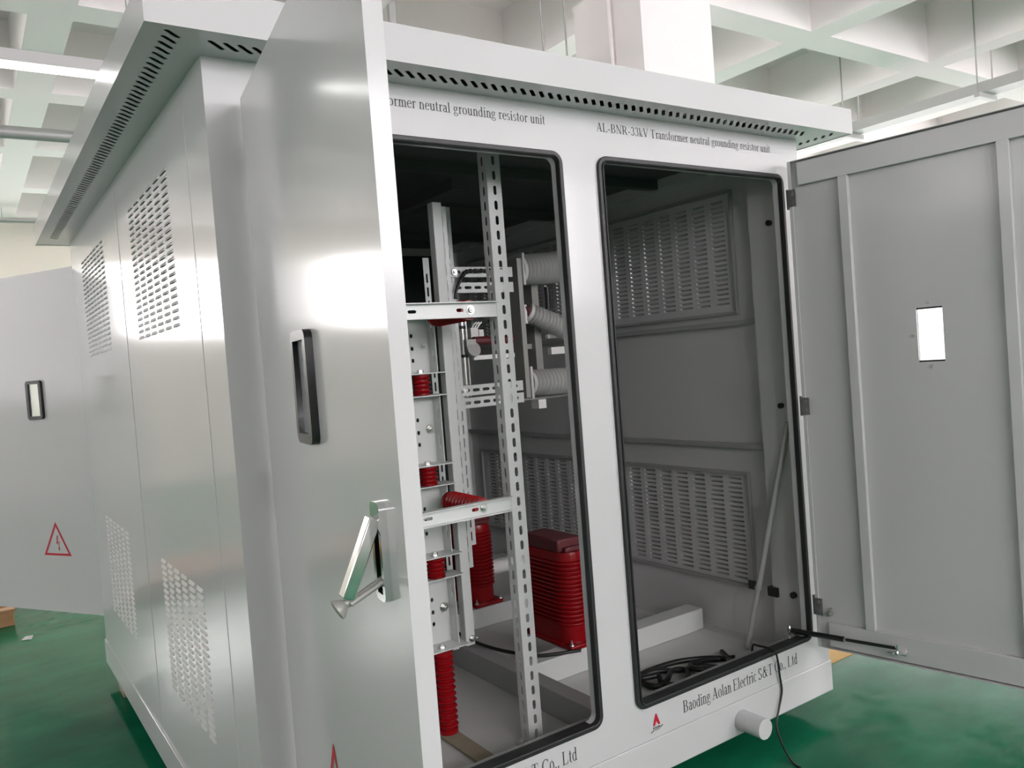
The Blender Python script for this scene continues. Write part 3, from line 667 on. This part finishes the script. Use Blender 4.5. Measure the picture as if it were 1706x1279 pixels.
# current transformers
def ct(label, x0, x1, y0, y1, zb, h):
    root = thing('current_transformer', label, 'transformer', ((x0 + x1) / 2, (y0 + y1) / 2, zb))
    r = (x1 - x0) / 2; cx = (x0 + x1) / 2
    def stad(k, z):
        R = r * k; pts = []; ya, yb = y0 + r, y1 - r
        for i in range(13): a = PI + PI * i / 12; pts.append(V(cx + R * math.cos(a), ya + R * math.sin(a), z))
        for i in range(13): a = PI * i / 12; pts.append(V(cx + R * math.cos(a), yb + R * math.sin(a), z))
        return pts
    mb = MB(); lay = []; zs0 = zb + h * .2; zs1 = zb + h * .80; n = 15; p = (zs1 - zs0) / n
    prof = [(zb + .0, .86), (zs0, .86)]
    for i in range(n): z = zs0 + p * i; prof += [(z + p * .10, .80), (z + p * .34, .98), (z + p * .5, 1.0), (z + p * .66, .98), (z + p * .9, .80)]
    prof += [(zs1, .9), (zb + h * .84, .9), (zb + h * .88, .84)]
    rings = [[mb.bm.verts.new(q) for q in stad(k, z)] for z, k in prof]
    for A, B in zip(rings[:-1], rings[1:]):
        m_ = len(A)
        for i in range(m_): f = mb.bm.faces.new((A[i], A[(i + 1) % m_], B[(i + 1) % m_], B[i])); f.smooth = True
    mb.bm.faces.new(rings[0][::-1]); mb.bm.faces.new(rings[-1]); obj('body', mb, RED, root)
    mb = MB(); mb.box(x0 - .0, x1 + .0, y0 - .01, y1 + .01, zb, zb + .022); obj('base_flange', mb, RED, root, bevel=.006)
    mb = MB(); mb.box(x0 + .01, x1 - .01, y0 + .05, y1 - .03, zb + h * .88, zb + h); mb.box(x0 + .03, x1 - .03, y0 + .02, y0 + .05, zb + h * .88, zb + h * .93); obj('head', mb, MAROON, root, bevel=.008)
    for xx in (x0 + .012, x1 - .012):
        mb = MB(); mb.hexbolt((xx, y0 + .002, zb + .022), (0, 0, 1), .008, .009, .014); obj('bolt', mb, BOLT, root)
ct('red ribbed current transformer on the white cross beam next to the central door post', 1.515, 1.665, .655, 1.0, .100, .475)
ct('darker red ribbed current transformer farther back behind the slotted upright', 1.55, 1.72, 1.49, 1.86, .100, .48)
mb = ribbed((1.72, 1.6, .26), (1.98, 1.6, .255), .036, .04, 3); tag(obj('white_bushing', mb, PAPER, base=(1.72, 1.6, .26)), 'short white horizontal bushing on the side of the farther red transformer', 'bushing')
# cables
def smooth_path(pts, k=8):
    P = [Vector(p) for p in pts]; out = []
    for i in range(len(P) - 1):
        a, b, c, d = P[max(i - 1, 0)], P[i], P[i + 1], P[min(i + 2, len(P) - 1)]
        for j in range(k):
            t = j / k; out.append(.5 * ((2 * b) + (c - a) * t + (2 * a - 5 * b + 4 * c - d) * t * t + (3 * b - 3 * c + d - a) * t ** 3))
    out.append(P[-1]); return out
mb = MB(); mb.tube(smooth_path([(1.10, 1.3, .2), (1.18, 1.14, .18), (1.25, 1.02, .125), (1.30, .88, .108), (1.36, .73, .108), (1.41, .68, .108), (1.5, .64, .108), (1.55, .63, .104)]), .0075)
tag(obj('control_cable', mb, CABLE, base=(1.1, 1.3, .2)), 'thin black cable sagging over the beams to the front red transformer', 'cable')
mb = MB(); mb.tube(smooth_path([(1.27, FY - .02, 1.66), (1.28, FY - .02, 1.70), (1.31, FY - .02, 1.75), (1.34, FY - .02, 1.78), (1.42, FY - .015, 1.785), (1.55, FY - .015, 1.79)]), .007)
for k in range(8): p = smooth_path([(1.31, FY - .02, 1.75), (1.34, FY - .02, 1.78), (1.42, FY - .015, 1.785), (1.55, FY - .015, 1.79)], 3)[k]; mb.lathe(p - V(.006, 0, 0), p + V(.006, 0, 0), [(0, .008), (.003, .0105), (.009, .0105), (.012, .008)], 10)
tag(obj('wire_bundle', mb, CABLE, base=(1.27, FY, 1.66)), 'black braided wires tied along the upper slotted rail', 'wire')
coil = [(2.13, .36, .012), (2.06, .24, .012), (2.0, .235, .012), (1.93, .29, .02), (1.86, .33, .014), (1.78, .40, .012), (1.70, .415, .012), (1.655, .385, .014), (1.64, .33, .016), (1.665, .285, .014), (1.73, .30, .018), (1.79, .34, .02), (1.83, .345, .02), (1.85, .31, .022), (1.82, .27, .022), (1.775, .24, .02), (1.72, .25, .014), (1.69, .29, .022), (1.72, .34, .026), (1.66, .36, .028), (1.65, .40, .022), (1.73, .42, .018), (1.83, .43, .012), (1.93, .41, .012), (2.03, .35, .012), (2.07, .28, .016), (2.02, .23, .022), (1.94, .24, .02), (1.88, .285, .026), (1.9, .33, .024), (1.99, .33, .02), (2.06, .31, .012), (2.1, .26, .02)]
mb = MB(); mb.tube(smooth_path(coil, 6), .0115, 10)
tag(obj('cable_coil', mb, CABLE, base=(1.85, .33, 0)), 'tangled coil of thick black cable on the floor of the right compartment', 'cable')
wire = [(2.16, .24, .004), (2.10, .17, .02), (2.03, .10, .13), (2.0, .045, .152), (2.010, -.010, .150), (2.014, -.026, .138), (2.03, -.021, .10), (2.046, -.013, .03), (2.054, -.012, -.03), (2.026, -.016, -.09), (1.985, -.03, -.14), (1.955, -.07, -.18), (1.925, -.12, -.205), (1.90, -.17, -.215), (1.895, -.20, -.2155)]
mb = MB(); mb.tube(smooth_path(wire), .0042, 8)
tag(obj('hanging_wire', mb, CABLE, base=(2.0, .03, .137)), 'single thin black wire hanging from the right doorway down over the base', 'wire')
# leaning rod
ra, rb = V(2.265, .33, .002), V(2.318, .075, 1.02); rd = rb - ra
mb = MB(); mb.tube([ra + rd * .27, rb], .0125, 14); mb.tube([ra, ra + rd * .285], .0105, 14); mb.cyl(ra + rd * .27, ra + rd * .285, .0155, 14)
tag(obj('steel_rod', mb, TRAY, base=ra), 'grey steel rod leaning in the right compartment against the corner post', 'rod')

# ================================================================== HALL FITTINGS
def batten(label, x0, x1, y, z, group):
    r = thing('ceiling_light', label, 'light', ((x0 + x1) / 2, y, z), group)
    mb = MB(); mb.box(x0, x1, y - .05, y + .09, z + .02, z + .09); obj('housing', mb, TRAY, r, bevel=.004)
    mb = MB(); mb.box(x0 + .02, x1 - .02, y - .035, y + .035, z, z + .02); obj('diffuser', mb, emis('tube_light', (1, 1, .97), TUBE), r)
    for xx in (x0 + .3, x1 - .3):
        mb = MB(); mb.cyl((xx, y, z + .09), (xx, y, ZS - ZO), .004, 8); obj('hanger_rod', mb, PIPEM, r)
batten('long bright ceiling light hanging at upper left beyond the cabinet roof', -1.6, .75, 3.2, 3.225, None)
def pipe(label, p0, p1, r, rods=()):
    t = thing('ceiling_pipe', label, 'pipe', p0)
    mb = MB(); mb.cyl(p0, p1, r, 16); obj('pipe', mb, PIPEM, t)
    for f in rods:
        q = Vector(p0).lerp(Vector(p1), f); mb = MB(); mb.cyl(q + V(0, 0, r * .8), V(q.x, q.y, ZS - ZO), .005, 8); obj('hanger_rod', mb, PIPEM, t)
pipe('grey pipe crossing below the ceiling beams at the left edge', (-4.0, 6.0, 3.615), (3.2, 6.0, 3.66), .055, (.3, .9))
pipe('thin grey pipe near the cream back wall at the left edge', (-4.0, 11.0, 3.80), (4.2, 11.0, 3.84), .035, (.2, .502, .9))
def tray(label, x, y0, y1, z, w, hangers, group=None):
    t = thing('cable_tray', label, 'cable tray', (x, y0, z), group)
    mb = MB(); mb.box(x - w / 2, x + w / 2, y0, y1, z, z + .004); mb.box(x - w / 2, x - w / 2 + .004, y0, y1, z + .004, z + .1); mb.box(x + w / 2 - .004, x + w / 2, y0, y1, z + .004, z + .1)
    obj('trough', mb, TRAY, t)
    for yy in hangers:
        mb = MB(); mb.box(x - w / 2 - .06, x + w / 2 + .06, yy - .025, yy + .025, z - .045, z - .001); obj('bracket', mb, TRAY, t)
        for sx in (-1, 1):
            mb = MB(); mb.cyl((x + sx * (w / 2 + .04), yy, z - .001), (x + sx * (w / 2 + .04), yy, ZS - ZO), .007, 8); obj('hanger_rod', mb, PIPEM, t)
tray('grey cable tray on hanging rods running along beyond the right door', 7.75, -1.0, 8.8, 3.56, .22, (1.7, 3.1, 4.5, 5.9, 7.3))
tray('grey cable tray on paired rods just left of the white column above the roof', 3.25, 2.5, 8.8, 3.42, .14, (2.6, 4.2, 5.8, 7.4))
mb = MB(); mb.box(2.215, 2.265, 3.18, 3.22, 2.9, ZS - ZO)
tag(obj('ceiling_hanger', mb, PIPEM, base=(2.24, 3.2, 2.9)), 'dark grey flat hanger dropping from the ceiling just right of the open left door edge', 'hanger')
# pallet and litter on the floor at left
pr_ = thing('timber_pallet', 'raw pine pallet on the floor behind the open rear door', 'pallet', (-.75, 5.0, -ZO))
for k in range(5):
    mb = MB(); mb.box(-1.45, -.36, 4.60 + .17 * k, 4.60 + .17 * k + .1, -.125, -.105); obj('board', mb, WOOD, pr_)
for yy in (4.60, 4.92, 5.27):
    for xx in (-1.45, -.95, -.47):
        mb = MB(); mb.box(xx, xx + .1, yy, yy + .1, -ZO, -.126); obj('block', mb, WOOD, pr_, bevel=.002)
mb = MB(); mb.bm.faces.new([mb.bm.verts.new(p) for p in ((-.36, 4.13, -ZO + .004), (-.30, 4.10, -ZO + .004), (-.285, 4.17, -ZO + .012), (-.33, 4.21, -ZO + .004))])
bmesh.ops.solidify(mb.bm, geom=mb.bm.faces[:], thickness=.002)
tag(obj('paper_scrap', mb, PAPER, base=(-.33, 4.15, -ZO)), 'small white scrap of paper on the green floor at left', 'litter')
